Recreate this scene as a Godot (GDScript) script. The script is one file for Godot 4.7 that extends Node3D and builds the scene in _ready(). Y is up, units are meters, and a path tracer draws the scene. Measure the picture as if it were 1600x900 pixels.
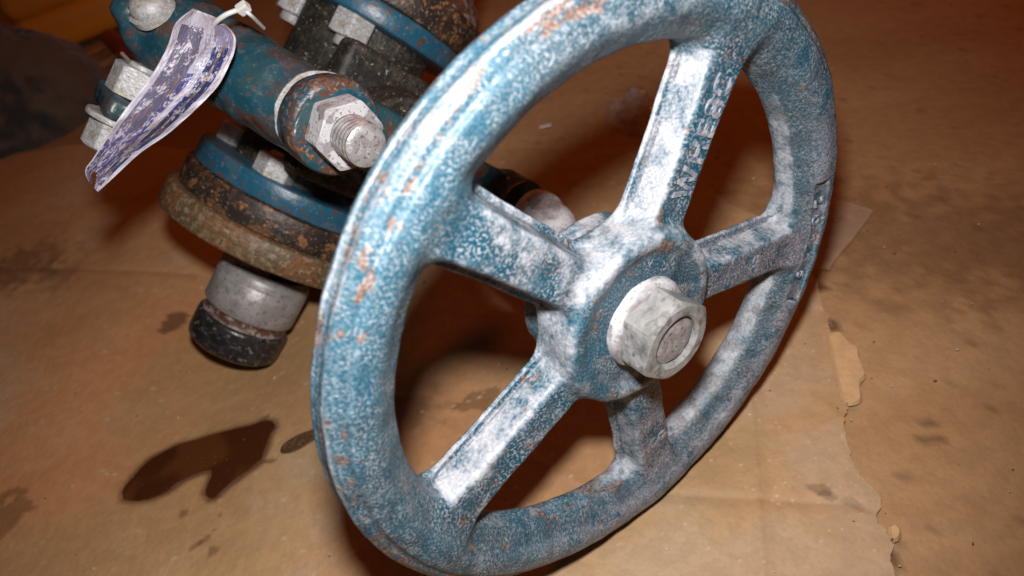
extends Node3D
# A blue cast handwheel on a small gate valve that lies on a cardboard-covered floor, lit by a camera flash and a dim warm work light.

const W := Vector3(0.00232, 0.12749, -0.17904)        # centre of the handwheel
const E1 := Vector3(0.64586, -0.61471, -0.45277)      # two directions in the plane of the wheel ...
const E2 := Vector3(0.44672, 0.78521, -0.42882)
const N := Vector3(0.61912, 0.07470, 0.78174)        # ... and the stem's direction
const T := Vector3(0.49771, -0.80733, -0.31703)        # across the valve
const P := Vector3(0.60744, 0.58535, -0.53701)        # along the pipe
const XO := -6.0                 # the pipe's axis in valve millimetres
const ZO := -276.0

var rng := RandomNumberGenerator.new()
var n_lo := noise(11, 0.018, 3)
var n_mid := noise(12, 0.07, 3)
var n_sp := noise(13, 0.34, 2)
var n_fine := noise(14, 0.62, 1)
var n_lump := noise(15, 0.045, 2)
var n_rust := noise(16, 0.10, 3)
var valve: Node3D
var base: Vector3                # where the valve's node stands


func noise(s: int, freq: float, octaves: int, kind := FastNoiseLite.TYPE_SIMPLEX_SMOOTH) -> FastNoiseLite:
	var n := FastNoiseLite.new()
	n.noise_type = kind
	n.seed = s
	n.frequency = freq
	n.fractal_octaves = octaves
	n.fractal_type = FastNoiseLite.FRACTAL_FBM if octaves > 1 else FastNoiseLite.FRACTAL_NONE
	return n


func ss(a: float, b: float, x: float) -> float:
	var t := clampf((x - a) / (b - a), 0.0, 1.0)
	return t * t * (3.0 - 2.0 * t)


func lin(r: float, g: float, b: float) -> Color:   # a base colour given in linear values, for albedo_color
	return Color(r, g, b).linear_to_srgb()


# ---------------------------------------------------------------- meshes
class Mb:
	var v := PackedVector3Array()
	var n := PackedVector3Array()
	var c := PackedColorArray()
	var uv := PackedVector2Array()
	var i := PackedInt32Array()

	func add(p: Vector3, nn: Vector3, col := Color.WHITE, t := Vector2.ZERO) -> int:
		v.append(p)
		n.append(nn)
		c.append(col)
		uv.append(t)
		return v.size() - 1

	func tri(a: int, b: int, d: int) -> void:   # front faces run clockwise
		if (v[b] - v[a]).cross(v[d] - v[a]).dot(n[a] + n[b] + n[d]) > 0.0:
			i.append_array([a, d, b])
		else:
			i.append_array([a, b, d])

	func quad(a: int, b: int, d: int, e: int) -> void:
		tri(a, b, d)
		tri(a, d, e)

	func flat(pts: Array, col := Color.WHITE) -> void:   # a flat convex face, its outside given by its order (counterclockwise)
		var nn: Vector3 = (pts[1] - pts[0]).cross(pts[2] - pts[0]).normalized()
		var f := v.size()
		for p in pts:
			add(p, nn, col)
		for k in range(1, pts.size() - 1):
			tri(f, f + k, f + k + 1)

	func mesh() -> ArrayMesh:
		var a := []
		a.resize(Mesh.ARRAY_MAX)
		a[Mesh.ARRAY_VERTEX] = v
		a[Mesh.ARRAY_NORMAL] = n
		a[Mesh.ARRAY_COLOR] = c
		a[Mesh.ARRAY_TEX_UV] = uv
		a[Mesh.ARRAY_INDEX] = i
		var m := ArrayMesh.new()
		m.add_surface_from_arrays(Mesh.PRIMITIVE_TRIANGLES, a)
		return m


func lathe(prof: Array, segs := 64, wobble := 0.0, seedn := 0.0) -> Mb:
	# prof: [radius, height] pairs in millimetres, turned about y; from top to bottom along the outside
	var b := Mb.new()
	var k := prof.size() - 1
	var nor := []
	for j in k:
		var d := Vector2(prof[j + 1][0] - prof[j][0], prof[j + 1][1] - prof[j][1])
		nor.append(Vector2(-d.y, d.x).normalized())
	for j in k:
		var n0: Vector2 = nor[j]
		var n1: Vector2 = nor[j]
		if j > 0 and nor[j - 1].dot(nor[j]) > 0.7:
			n0 = (nor[j - 1] + nor[j]).normalized()
		if j < k - 1 and nor[j + 1].dot(nor[j]) > 0.7:
			n1 = (nor[j + 1] + nor[j]).normalized()
		var f := b.v.size()
		for s in segs + 1:
			var a := TAU * s / segs
			var ca := cos(a)
			var sa := sin(a)
			for e in 2:
				var r: float = prof[j + e][0]
				var y: float = prof[j + e][1]
				if wobble > 0.0 and r > 0.01:
					var w := n_lump.get_noise_3d(ca * 40.0 + seedn, sa * 40.0, y * 1.5 + r) * wobble
					r += w
					y += n_mid.get_noise_3d(ca * 60.0 + seedn, sa * 60.0, r) * wobble * 0.5
				var nn: Vector2 = n0 if e == 0 else n1
				b.add(Vector3(r * ca, y, r * sa) * 0.001, Vector3(nn.x * ca, nn.y, nn.x * sa))
		for s in segs:
			b.quad(f + 2 * s, f + 2 * s + 1, f + 2 * s + 3, f + 2 * s + 2)
	return b


func chamfer_disc(r: float, y0: float, y1: float, c := 1.2) -> Array:   # profile of a round plate between two heights
	return [[0.0, y1], [r - c, y1], [r - 0.3 * c, y1 - 0.3 * c], [r, y1 - c], [r, (y0 + y1) * 0.5], [r, y0 + c], [r - 0.3 * c, y0 + 0.3 * c], [r - c, y0], [0.0, y0]]


func hex_nut(af: float, h: float, bore: float, flange_r := 0.0, flange_h := 0.0) -> Mb:
	# stands on y = 0; corners cut back by the usual 30 degree cone
	var b := Mb.new()
	var segs := 72
	var y0 := flange_h
	var ring := []
	for s in segs:
		var a := TAU * s / segs
		var w := fposmod(a + PI / 6.0, PI / 3.0) - PI / 6.0
		var r := minf(af * 0.5 / cos(w), af * 0.565)
		ring.append([a, r])
	for s in segs:
		var q0 = ring[s]
		var q1 = ring[(s + 1) % segs]
		var d0 := Vector3(cos(q0[0]), 0, sin(q0[0]))
		var d1 := Vector3(cos(q1[0]), 0, sin(q1[0]))
		var rc := af * 0.485
		var t0: float = h - maxf(0.0, q0[1] - rc) * 0.6
		var t1: float = h - maxf(0.0, q1[1] - rc) * 0.6
		var up := Vector3.UP
		var k := 0.001
		b.flat([(d0 * q0[1] + up * y0) * k, (d0 * q0[1] + up * t0) * k, (d1 * q1[1] + up * t1) * k, (d1 * q1[1] + up * y0) * k])
		b.flat([(d0 * q0[1] + up * t0) * k, (d0 * rc + up * h) * k, (d1 * rc + up * h) * k, (d1 * q1[1] + up * t1) * k])
		b.flat([(d0 * rc + up * h) * k, (d0 * (bore + 1.0) + up * h) * k, (d1 * (bore + 1.0) + up * h) * k, (d1 * rc + up * h) * k])
		b.flat([(d0 * (bore + 1.0) + up * h) * k, (d0 * bore + up * (h - 1.0)) * k, (d1 * bore + up * (h - 1.0)) * k, (d1 * (bore + 1.0) + up * h) * k])
		b.flat([(d0 * bore + up * (h - 1.0)) * k, d0 * bore * k, d1 * bore * k, (d1 * bore + up * (h - 1.0)) * k])
		if y0 == 0.0:
			b.flat([d0 * q0[1] * k, d1 * q1[1] * k, d1 * bore * k, d0 * bore * k])
	if flange_r > 0.0:
		var l := lathe([[af * 0.45, flange_h + 0.6], [flange_r - 2.2, flange_h], [flange_r - 0.9, flange_h - 0.7], [flange_r, flange_h - 2.0], [flange_r, 0.0], [bore, 0.0]], 60, 0.5, 7.0)
		join(b, l)
	return b


func join(a: Mb, b: Mb, x := Transform3D()) -> void:
	var f := a.v.size()
	for k in b.v.size():
		a.add(x * b.v[k], (x.basis * b.n[k]).normalized(), b.c[k], b.uv[k])
	for k in b.i:
		a.i.append(k + f)


func thread(r: float, length: float, pitch := 2.0, depth := 0.75) -> Mb:
	# a threaded end along y, its face at y = length
	var b := Mb.new()
	var segs := 40
	var rows := int(length / pitch * 6.0)
	for j in rows + 1:
		var y := (length - 1.0) * j / rows
		for s in segs + 1:
			var t := fposmod(y / pitch - float(s) / segs, 1.0)
			var rr := r - depth * (1.0 - absf(2.0 * t - 1.0))
			if j == rows:
				rr = minf(rr, r - 0.5)
			var a := TAU * s / segs
			b.add(Vector3(rr * cos(a), y, rr * sin(a)) * 0.001, Vector3(cos(a), (0.7 if t < 0.5 else -0.7), sin(a)).normalized(), Color.WHITE.lerp(Color(0.22, 0.19, 0.17), ss(0.35, 0.9, 1.0 - absf(2.0 * t - 1.0))))
	for j in rows:
		for s in segs:
			var o := j * (segs + 1) + s
			b.quad(o, o + 1, o + segs + 2, o + segs + 1)
	var q := (r - 1.6)
	join(b, lathe([[0.0, length - 0.2], [q * 0.6, length], [q, length - 0.1], [r - 0.5, length - 1.0]], 40, 0.35, r))
	return b


func tube(path: Array, r0: float, r1: float, segs := 10) -> Mb:   # metres
	var b := Mb.new()
	var up := Vector3(0.31, 0.87, 0.38)
	for j in path.size():
		var d: Vector3 = (path[mini(j + 1, path.size() - 1)] - path[maxi(j - 1, 0)]).normalized()
		var s := d.cross(up).normalized()
		var t := s.cross(d)
		var r := lerpf(r0, r1, float(j) / (path.size() - 1))
		for k in segs + 1:
			var a := TAU * k / segs
			var o := s * cos(a) + t * sin(a)
			b.add(path[j] + o * r, o)
	for j in path.size() - 1:
		for k in segs:
			var o := j * (segs + 1) + k
			b.quad(o, o + 1, o + segs + 2, o + segs + 1)
	for e in [0, path.size() - 1]:
		var ring := []
		for k in segs:
			ring.append(b.v[e * (segs + 1) + k])
		if e:
			ring.reverse()
		b.flat(ring)
	return b


func curve(pts: Array, steps := 8) -> Array:   # Catmull-Rom through the points
	var out := []
	for j in pts.size() - 1:
		var a = pts[maxi(j - 1, 0)]
		var b = pts[j]
		var c = pts[j + 1]
		var d = pts[mini(j + 2, pts.size() - 1)]
		for k in steps:
			out.append(b.cubic_interpolate(c, a, d, float(k) / steps))
	out.append(pts[-1])
	return out


# Surface nets: meshes the zero surface of f (millimetres, negative inside); sorts the faces into parts
func nets(f: Callable, lo: Vector3, hi: Vector3, cell: float, color: Callable, part_of = null, parts := 1) -> Array:
	var nx := int((hi.x - lo.x) / cell) / 8 * 8 + 8
	var ny := int((hi.y - lo.y) / cell) / 8 * 8 + 8
	var nz := int((hi.z - lo.z) / cell) / 8 * 8 + 8
	var sx := nx + 1
	var sy := ny + 1
	var d := PackedFloat32Array()
	d.resize(sx * sy * (nz + 1))
	d.fill(9.0)
	var blocks := []
	var reach := cell * 8.0 * 0.9 + cell * 2.0
	for bz in nz / 8:
		for by in ny / 8:
			for bx in nx / 8:
				var m: float = f.call(lo.x + (bx * 8 + 4) * cell, lo.y + (by * 8 + 4) * cell, lo.z + (bz * 8 + 4) * cell)
				if absf(m) < reach:
					blocks.append(Vector3i(bx * 8, by * 8, bz * 8))
				elif m < 0.0:
					for z in range(bz * 8, bz * 8 + 9):
						for y in range(by * 8, by * 8 + 9):
							for x in range(bx * 8, bx * 8 + 9):
								d[(z * sy + y) * sx + x] = -9.0
	for q in blocks:
		for z in range(q.z, q.z + 9):
			for y in range(q.y, q.y + 9):
				var o := (z * sy + y) * sx
				for x in range(q.x, q.x + 9):
					if absf(d[o + x]) == 9.0:
						d[o + x] = f.call(lo.x + x * cell, lo.y + y * cell, lo.z + z * cell)
	var at := {}
	var pv := PackedVector3Array()
	var cells := PackedInt32Array()
	var off := PackedInt32Array([0, 1, sx, sx + 1, sx * sy, sx * sy + 1, sx * sy + sx, sx * sy + sx + 1])
	for q in blocks:
		for z in range(q.z, q.z + 8):
			for y in range(q.y, q.y + 8):
				for x in range(q.x, q.x + 8):
					var o := (z * sy + y) * sx + x
					var inside := 0
					for k in 8:
						if d[o + off[k]] < 0.0:
							inside += 1
					if inside == 0 or inside == 8:
						continue
					var sum := Vector3.ZERO
					var cnt := 0
					for k in 8:
						for ax in 3:
							var bit := 1 << ax
							if k & bit:
								continue
							var d0 := d[o + off[k]]
							var d1 := d[o + off[k | bit]]
							if (d0 < 0.0) == (d1 < 0.0):
								continue
							var t := d0 / (d0 - d1)
							var p := Vector3(k & 1, (k >> 1) & 1, (k >> 2) & 1)
							p[ax] = t
							sum += p
							cnt += 1
					at[o] = pv.size()
					pv.append(lo + (Vector3(x, y, z) + sum / cnt) * cell)
					cells.append(o)
	var nv := PackedVector3Array()
	var cv := PackedColorArray()
	nv.resize(pv.size())
	cv.resize(pv.size())
	var h := cell * 0.5
	for k in pv.size():
		var p := pv[k]
		var a: float = f.call(p.x + h, p.y - h, p.z - h)
		var b: float = f.call(p.x - h, p.y - h, p.z + h)
		var c: float = f.call(p.x - h, p.y + h, p.z - h)
		var e: float = f.call(p.x + h, p.y + h, p.z + h)
		var g := Vector3(a - b - c + e, -a - b + c + e, -a + b - c + e)
		nv[k] = g.normalized()
		pv[k] = p - nv[k] * clampf((a + b + c + e) * 0.25, -cell * 0.5, cell * 0.5)
		cv[k] = color.call(pv[k], nv[k])
	var out := []
	var maps := []
	for k in parts:
		out.append(Mb.new())
		maps.append({})
	var step := [1, sx, sx * sy]
	for k in cells.size():
		var o := cells[k]
		for ax in 3:
			if (d[o] < 0.0) == (d[o + step[ax]] < 0.0):
				continue
			var u: int = step[(ax + 1) % 3]
			var w: int = step[(ax + 2) % 3]
			if not (at.has(o - u) and at.has(o - w) and at.has(o - u - w)):
				continue
			var ids := [at[o], at[o - u], at[o - u - w], at[o - w]]
			var part: int = part_of.call((pv[ids[0]] + pv[ids[2]]) * 0.5) if parts > 1 else 0
			var mb: Mb = out[part]
			var mp: Dictionary = maps[part]
			var l := []
			for id in ids:
				if not mp.has(id):
					mp[id] = mb.add(pv[id] * 0.001, nv[id], cv[id])
				l.append(mp[id])
			mb.quad(l[0], l[1], l[2], l[3])
	return out


func smin(a: float, b: float, k: float) -> float:
	var h := maxf(k - absf(a - b), 0.0) / k
	return minf(a, b) - h * h * k * 0.25


func rbox2(x: float, y: float, hx: float, hy: float, r: float) -> float:
	var qx := absf(x) - hx + r
	var qy := absf(y) - hy + r
	if qx > 0.0 and qy > 0.0:
		return sqrt(qx * qx + qy * qy) - r
	return maxf(qx, qy) - r


# ---------------------------------------------------------------- textures and materials
func layers(side: int, base_color: Color, list: Array, opaque := []) -> ImageTexture:
	# list: [seed, frequency, octaves, from, to, colour (linear, alpha = strength)] laid over one another by thresholded seamless noise
	var cr := PackedFloat32Array()
	cr.resize(side * side * 3)
	for k in side * side:
		cr[3 * k] = base_color.r
		cr[3 * k + 1] = base_color.g
		cr[3 * k + 2] = base_color.b
	for q in list:
		var im: Image = noise(q[0], q[1], q[2]).get_seamless_image(side, side, false, false, 0.15)
		im.convert(Image.FORMAT_L8)
		var a := im.get_data()
		var table := PackedFloat32Array()
		for k in 256:
			table.append(ss(q[3], q[4], k / 255.0) * q[5].a)
		var r: float = q[5].r
		var g: float = q[5].g
		var b: float = q[5].b
		for k in side * side:
			var t := table[a[k]]
			if t > 0.0:
				cr[3 * k] += (r - cr[3 * k]) * t
				cr[3 * k + 1] += (g - cr[3 * k + 1]) * t
				cr[3 * k + 2] += (b - cr[3 * k + 2]) * t
	var bytes := PackedByteArray()
	bytes.resize(side * side * 3)
	for k in side * side * 3:
		var x := cr[k]
		bytes[k] = int(255.0 * clampf(x * 12.92 if x < 0.0031 else 1.055 * pow(x, 0.4167) - 0.055, 0.0, 1.0))
	var out := Image.create_from_data(side, side, false, Image.FORMAT_RGB8, bytes)
	if opaque:   # flecks: opaque only where one of these noises is high
		var with_alpha := PackedByteArray()
		with_alpha.resize(side * side * 4)
		var alpha := PackedFloat32Array()
		alpha.resize(side * side)
		for q in opaque:
			var im: Image = noise(q[0], q[1], q[2]).get_seamless_image(side, side, false, false, 0.15)
			im.convert(Image.FORMAT_L8)
			var a := im.get_data()
			for k in side * side:
				alpha[k] = maxf(alpha[k], ss(q[3], q[4], a[k] / 255.0))
		for k in side * side:
			with_alpha[4 * k] = bytes[3 * k]
			with_alpha[4 * k + 1] = bytes[3 * k + 1]
			with_alpha[4 * k + 2] = bytes[3 * k + 2]
			with_alpha[4 * k + 3] = int(255.0 * alpha[k])
		out = Image.create_from_data(side, side, false, Image.FORMAT_RGBA8, with_alpha)
	return ImageTexture.create_from_image(out)


var bumps := {}
func bump(s: int, freq: float, octaves: int) -> ImageTexture:
	var key := "%d" % s
	if not bumps.has(key):
		bumps[key] = ImageTexture.create_from_image(noise(s, freq, octaves).get_seamless_image(384, 384, false, false, 0.15))
	return bumps[key]


func mat(tex: Texture2D, rough: float, metal := 0.0, tiles := 14.0, relief: ImageTexture = null, depth := 0.0, vertex := false) -> StandardMaterial3D:
	var m := StandardMaterial3D.new()
	m.albedo_texture = tex
	m.roughness = rough
	m.metallic = metal
	m.uv1_triplanar = true
	m.uv1_scale = Vector3.ONE * tiles
	m.vertex_color_use_as_albedo = vertex
	if relief:
		m.heightmap_enabled = true
		m.heightmap_texture = relief
		m.heightmap_scale = depth
	return m


func plain(c: Color, rough: float, metal := 0.0) -> StandardMaterial3D:
	var m := StandardMaterial3D.new()
	m.albedo_color = c
	m.roughness = rough
	m.metallic = metal
	return m


# ---------------------------------------------------------------- nodes
var used := {}
func numbered(called: String) -> String:
	used[called] = used.get(called, -1) + 1
	return called if used[called] == 0 else "%s_%03d" % [called, used[called]]


func tag(o: Node3D, label: String, category: String, group := "") -> void:
	o.set_meta("label", label)
	o.set_meta("category", category)
	if group:
		o.set_meta("group", group)


func obj(called: String, mesh, material: Material, parent: Node3D = self, x := Transform3D()) -> MeshInstance3D:
	var o := MeshInstance3D.new()
	o.name = numbered(called) if parent == self else called
	o.mesh = mesh.mesh() if mesh is Mb else mesh
	o.material_override = material
	o.transform = x
	parent.add_child(o, true)
	return o


func group(called: String, parent: Node3D, x := Transform3D()) -> Node3D:
	var o := Node3D.new()
	o.name = numbered(called) if parent == self else called
	o.transform = x
	parent.add_child(o, true)
	return o


func vpos(x: float, y: float, z: float) -> Vector3:   # valve millimetres to the world
	return W + (T * x + P * y + N * z) * 0.001


func vx(x: float, y: float, z: float, axis := P) -> Transform3D:
	# a place on the valve, in the valve node's own axes, with y along the axis
	var yy := axis.normalized()
	var ref := T if absf(yy.dot(T)) < 0.9 else N
	var xx := (ref - yy * ref.dot(yy)).normalized()
	return Transform3D(Basis(xx, yy, xx.cross(yy)), vpos(x, y, z) - base)


# ---------------------------------------------------------------- the handwheel
const RC := 112.2
func rim_d(x: float, y: float, z: float) -> float:
	var r := sqrt(x * x + y * y)
	var q := r - RC
	var d := rbox2(q - 0.5, z + 0.2, 12.2 - 0.06 * absf(z), 10.8 - (0.004 if q < 0.0 else 0.014) * q * q, 2.6 if q < 0.0 and z > 0.0 else 6.0)
	if q < 0.0 and z > 0.0:   # the bevel on the inner side of the front
		d = -smin(-d, 9.5 + 0.62 * q - 0.785 * z, 2.0)
	d = smin(d, sqrt((q + 7.6) * (q + 7.6) + (z + 4.6) * (z + 4.6)) - 4.9, 2.5)
	d = smin(d, sqrt((q - 11.0) * (q - 11.0) + (z - 4.6) * (z - 4.6)) - 1.8, 1.3)
	d = smin(d, sqrt((q - 12.3) * (q - 12.3) + (z + 2.2) * (z + 2.2)) - 1.0, 1.2)
	var g := 1.9 - sqrt((q - 8.9) * (q - 8.9) + (z - 9.9) * (z - 9.9))
	if g > d - 1.2:
		d = -smin(-d, -g, 1.2)
	if x > 85.0 and z > 4.0:
		var a := rad_to_deg(atan2(y, x)) - 19.5
		var p := maxf(maxf(absf(q + 1.2) - 3.3, (absf(a) - 16.0) * 1.95), 7.9 - z)
		if -p > d - 0.8:
			d = -smin(-d, p, 0.8)
	return d


func spoke_d(x: float, y: float, z: float) -> float:
	var a := atan2(y, x) - 0.322
	a = 0.322 + 1.2566371 * roundf(a / 1.2566371)
	var u := x * cos(a) + y * sin(a)
	var v := y * cos(a) - x * sin(a)
	var hw := 9.6 - 0.16 * z + 0.9 * ss(70.0, 104.0, u)
	var d := rbox2(v, z + 1.6, hw, 7.6, 2.2)
	d = smin(d, rbox2(v, z + 7.2, hw + 2.6, 1.1, 0.6), 0.8)
	return maxf(d, maxf(u - 112.0, 15.0 - u))


func hub_d(x: float, y: float, z: float) -> float:
	var r := sqrt(x * x + y * y)
	var d := rbox2(r, z - 0.3, 36.4, 11.0, 3.4)
	d = smin(d, rbox2(r, z + 12.0, 31.5, 12.5, 2.5), 5.0)
	var dish := rbox2(r, z - 13.1, 28.0, 2.6, 1.6)
	return -smin(-d, dish, 5.0)


func wheel_d(x: float, y: float, z: float) -> float:
	var s := spoke_d(x, y, z)
	var h := smin(hub_d(x, y, z), s, 6.5) if x * x + y * y < 4900.0 else s
	var d := smin(rim_d(x, y, z), h, 8.0) if x * x + y * y > 6400.0 else h
	return d + n_lump.get_noise_3d(x, y, z) * 0.5 + n_mid.get_noise_3d(x * 2.0, y * 2.0, z * 2.0) * 0.16


func wheel_part(p: Vector3) -> int:   # 0 rim, 1 hub, 2 to 6 the spokes
	var r := sqrt(p.x * p.x + p.y * p.y)
	var a := rim_d(p.x, p.y, p.z)
	var s := spoke_d(p.x, p.y, p.z)
	var h := hub_d(p.x, p.y, p.z)
	if r > 80.0 and a < s:
		return 0
	if r < 80.0 and h < s:
		return 1
	return 2 + posmod(int(roundf((atan2(p.y, p.x) - 0.322) / 1.2566371)), 5)


func wheel_color(p: Vector3, n: Vector3) -> Color:
	var r := sqrt(p.x * p.x + p.y * p.y)
	var lo := n_lo.get_noise_3d(p.x, p.y, p.z)
	var mid := n_mid.get_noise_3d(p.x, p.y, p.z)
	var sp := n_sp.get_noise_3d(p.x, p.y, p.z)
	var fi := n_fine.get_noise_3d(p.x, p.y, p.z)
	var ru := n_rust.get_noise_3d(p.x + 50.0, p.y, p.z)
	var c := Color(0.004, 0.098, 0.155).lerp(Color(0.008, 0.062, 0.095), ss(-0.3, 0.35, lo + 0.3 * mid))
	var q := r - RC
	var rim := ss(96.0, 100.0, r)
	var front := ss(0.55, 0.9, n.z)
	# rust: along the outer edge of the rim, in patches elsewhere
	var edge := rim * ss(5.5, 8.5, q) * ss(13.0, 4.0, absf(p.z - 2.0)) * (0.3 + 0.7 * ss(-0.2, 0.4, lo))
	edge = maxf(edge, 0.6 * rim * ss(-9.0, -11.5, q) * ss(-0.1, 0.3, lo))
	edge = maxf(edge, 0.5 * (1.0 - rim) * ss(26.0, 29.0, r) * ss(36.0, 33.0, r) * front)
	var band := ss(5.5, 8.0, q) * ss(14.0, 5.0, absf(p.z - 2.0)) * rim
	var run := n_mid.get_noise_2d(atan2(p.y, p.x) * 46.0, q * 7.0 + p.z * 6.0) * band
	var inner := rim * ss(-0.3, -0.7, (n.x * p.x + n.y * p.y) / r) * ss(0.0, 80.0, p.x - p.y * 0.7)
	var worn := ss(0.25, 0.50, ru * (0.9 - 0.35 * rim * front * ss(6.0, 3.0, absf(q))) + 0.36 * edge + 0.85 * run + 0.20 * inner + 0.14 * sp + 0.1 * fi - 0.06 + 0.10 * ss(10.0, 90.0, p.x - p.y * 0.5) * rim)
	var rust := Color(0.085, 0.029, 0.011).lerp(Color(0.27, 0.105, 0.032), ss(-0.3, 0.4, sp + fi * 0.6))
	c = c.lerp(rust, worn * 0.85)
	# chalky overspray: a thin pale film, and denser fine specks; mottled on the front of the rim; spoke and hub sides facing left and up are coloured whiter
	var cover := 0.0
	var dense := 0.0
	if rim > 0.5:
		cover = -0.10 + 0.8 * lo + 0.5 * mid - 0.8 * ss(4.5, 8.0, q) * front - 0.6 * ss(-7.0, -10.0, q)
		dense = -0.20 + 0.45 * lo + 0.25 * mid - 0.25 * ss(4.0, 8.0, absf(q + 1.0))
		if n.x * p.x + n.y * p.y < -0.4 * r:
			cover = 0.20 + 1.2 * lo + 0.5 * mid + 0.4 * ss(20.0, 90.0, p.x)
			dense = 0.5 * lo + 0.5 * mid + 0.50 * ss(10.0, 80.0, p.x - p.y * 0.3) - 0.12
			if p.z > 3.0:
				cover -= 0.6
				dense -= 0.5
		elif q > 7.5 and n.z < 0.75:
			var streak := n_mid.get_noise_2d(q * 4.0 + p.z * 4.0, atan2(p.y, p.x) * 14.0)
			cover = -0.05 + 0.6 * lo + 1.3 * streak + 0.15 * ss(0.1, 0.9, (p.y - p.x * 0.6) / 150.0)
			dense = 0.85 * streak + 0.4 * lo + 0.12 * ss(0.3, 0.8, (p.y - p.x * 0.6) / 150.0) - 0.16
	else:
		var away := -n.x * 0.8 + n.y * 0.35
		cover = 0.28 + 0.5 * away + 0.7 * lo + 0.6 * mid
		dense = -0.05 + 0.38 * away + 0.35 * lo + 0.5 * mid
		if n.z > 0.75 and r > 38.0 and p.x > -10.0:
			dense -= 0.22
			cover -= 0.1
		if front > 0.5 and r < 31.0:
			cover = -0.42 + 1.0 * lo + 0.6 * mid + 0.55 * ss(0.0, -25.0, p.y)
			dense = -0.32 + 0.5 * lo + 0.4 * mid + 0.22 * ss(0.0, -25.0, p.y)
	var pale := Color(0.066, 0.148, 0.195).lerp(Color(0.135, 0.205, 0.25), ss(-0.3, 0.3, fi + sp))
	c = c.lerp(pale, 0.9 * ss(-0.1, 0.95, cover + 0.12 * sp + 0.1 * fi) * (1.0 - 0.6 * worn))
	# a greyish lilac film, most of it on the far side of the wheel
	var film := 0.85 * front * (0.35 if r < 30.0 else 1.0) * ss(-10.0, 75.0, p.x * 0.95 - p.y * 0.35) + 0.05
	var grey := Color(0.165, 0.16, 0.19).lerp(Color(0.27, 0.26, 0.295), ss(-0.35, 0.35, sp + 0.8 * fi))
	c = c.lerp(grey, film * ss(-0.4, 0.2, mid + 0.5 * sp + 0.2))
	var w := ss(-0.12, 0.48, sp * 0.18 + fi * 0.12 + dense - 0.12 * film)
	var white := Color(0.52, 0.54, 0.585).lerp(Color(0.58, 0.58, 0.61), ss(-0.2, 0.3, mid + fi * 0.4))
	if rim > 0.5:
		white = white.lerp(Color(0.40, 0.45, 0.49), 0.7 if n.x * p.x + n.y * p.y > -0.4 * r else 0.15)
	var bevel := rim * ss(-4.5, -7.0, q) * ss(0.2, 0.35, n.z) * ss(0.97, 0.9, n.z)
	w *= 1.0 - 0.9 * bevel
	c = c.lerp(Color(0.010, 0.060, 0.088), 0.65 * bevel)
	c = c.lerp(white, w * (0.92 - 0.5 * worn))
	if rim < 0.5 and r > 42.0 and n.z < 0.6:   # a dark line along the step beside the parting fin
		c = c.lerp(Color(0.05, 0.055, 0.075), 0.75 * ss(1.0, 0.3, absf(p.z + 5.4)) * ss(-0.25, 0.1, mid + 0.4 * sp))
	return c


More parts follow.
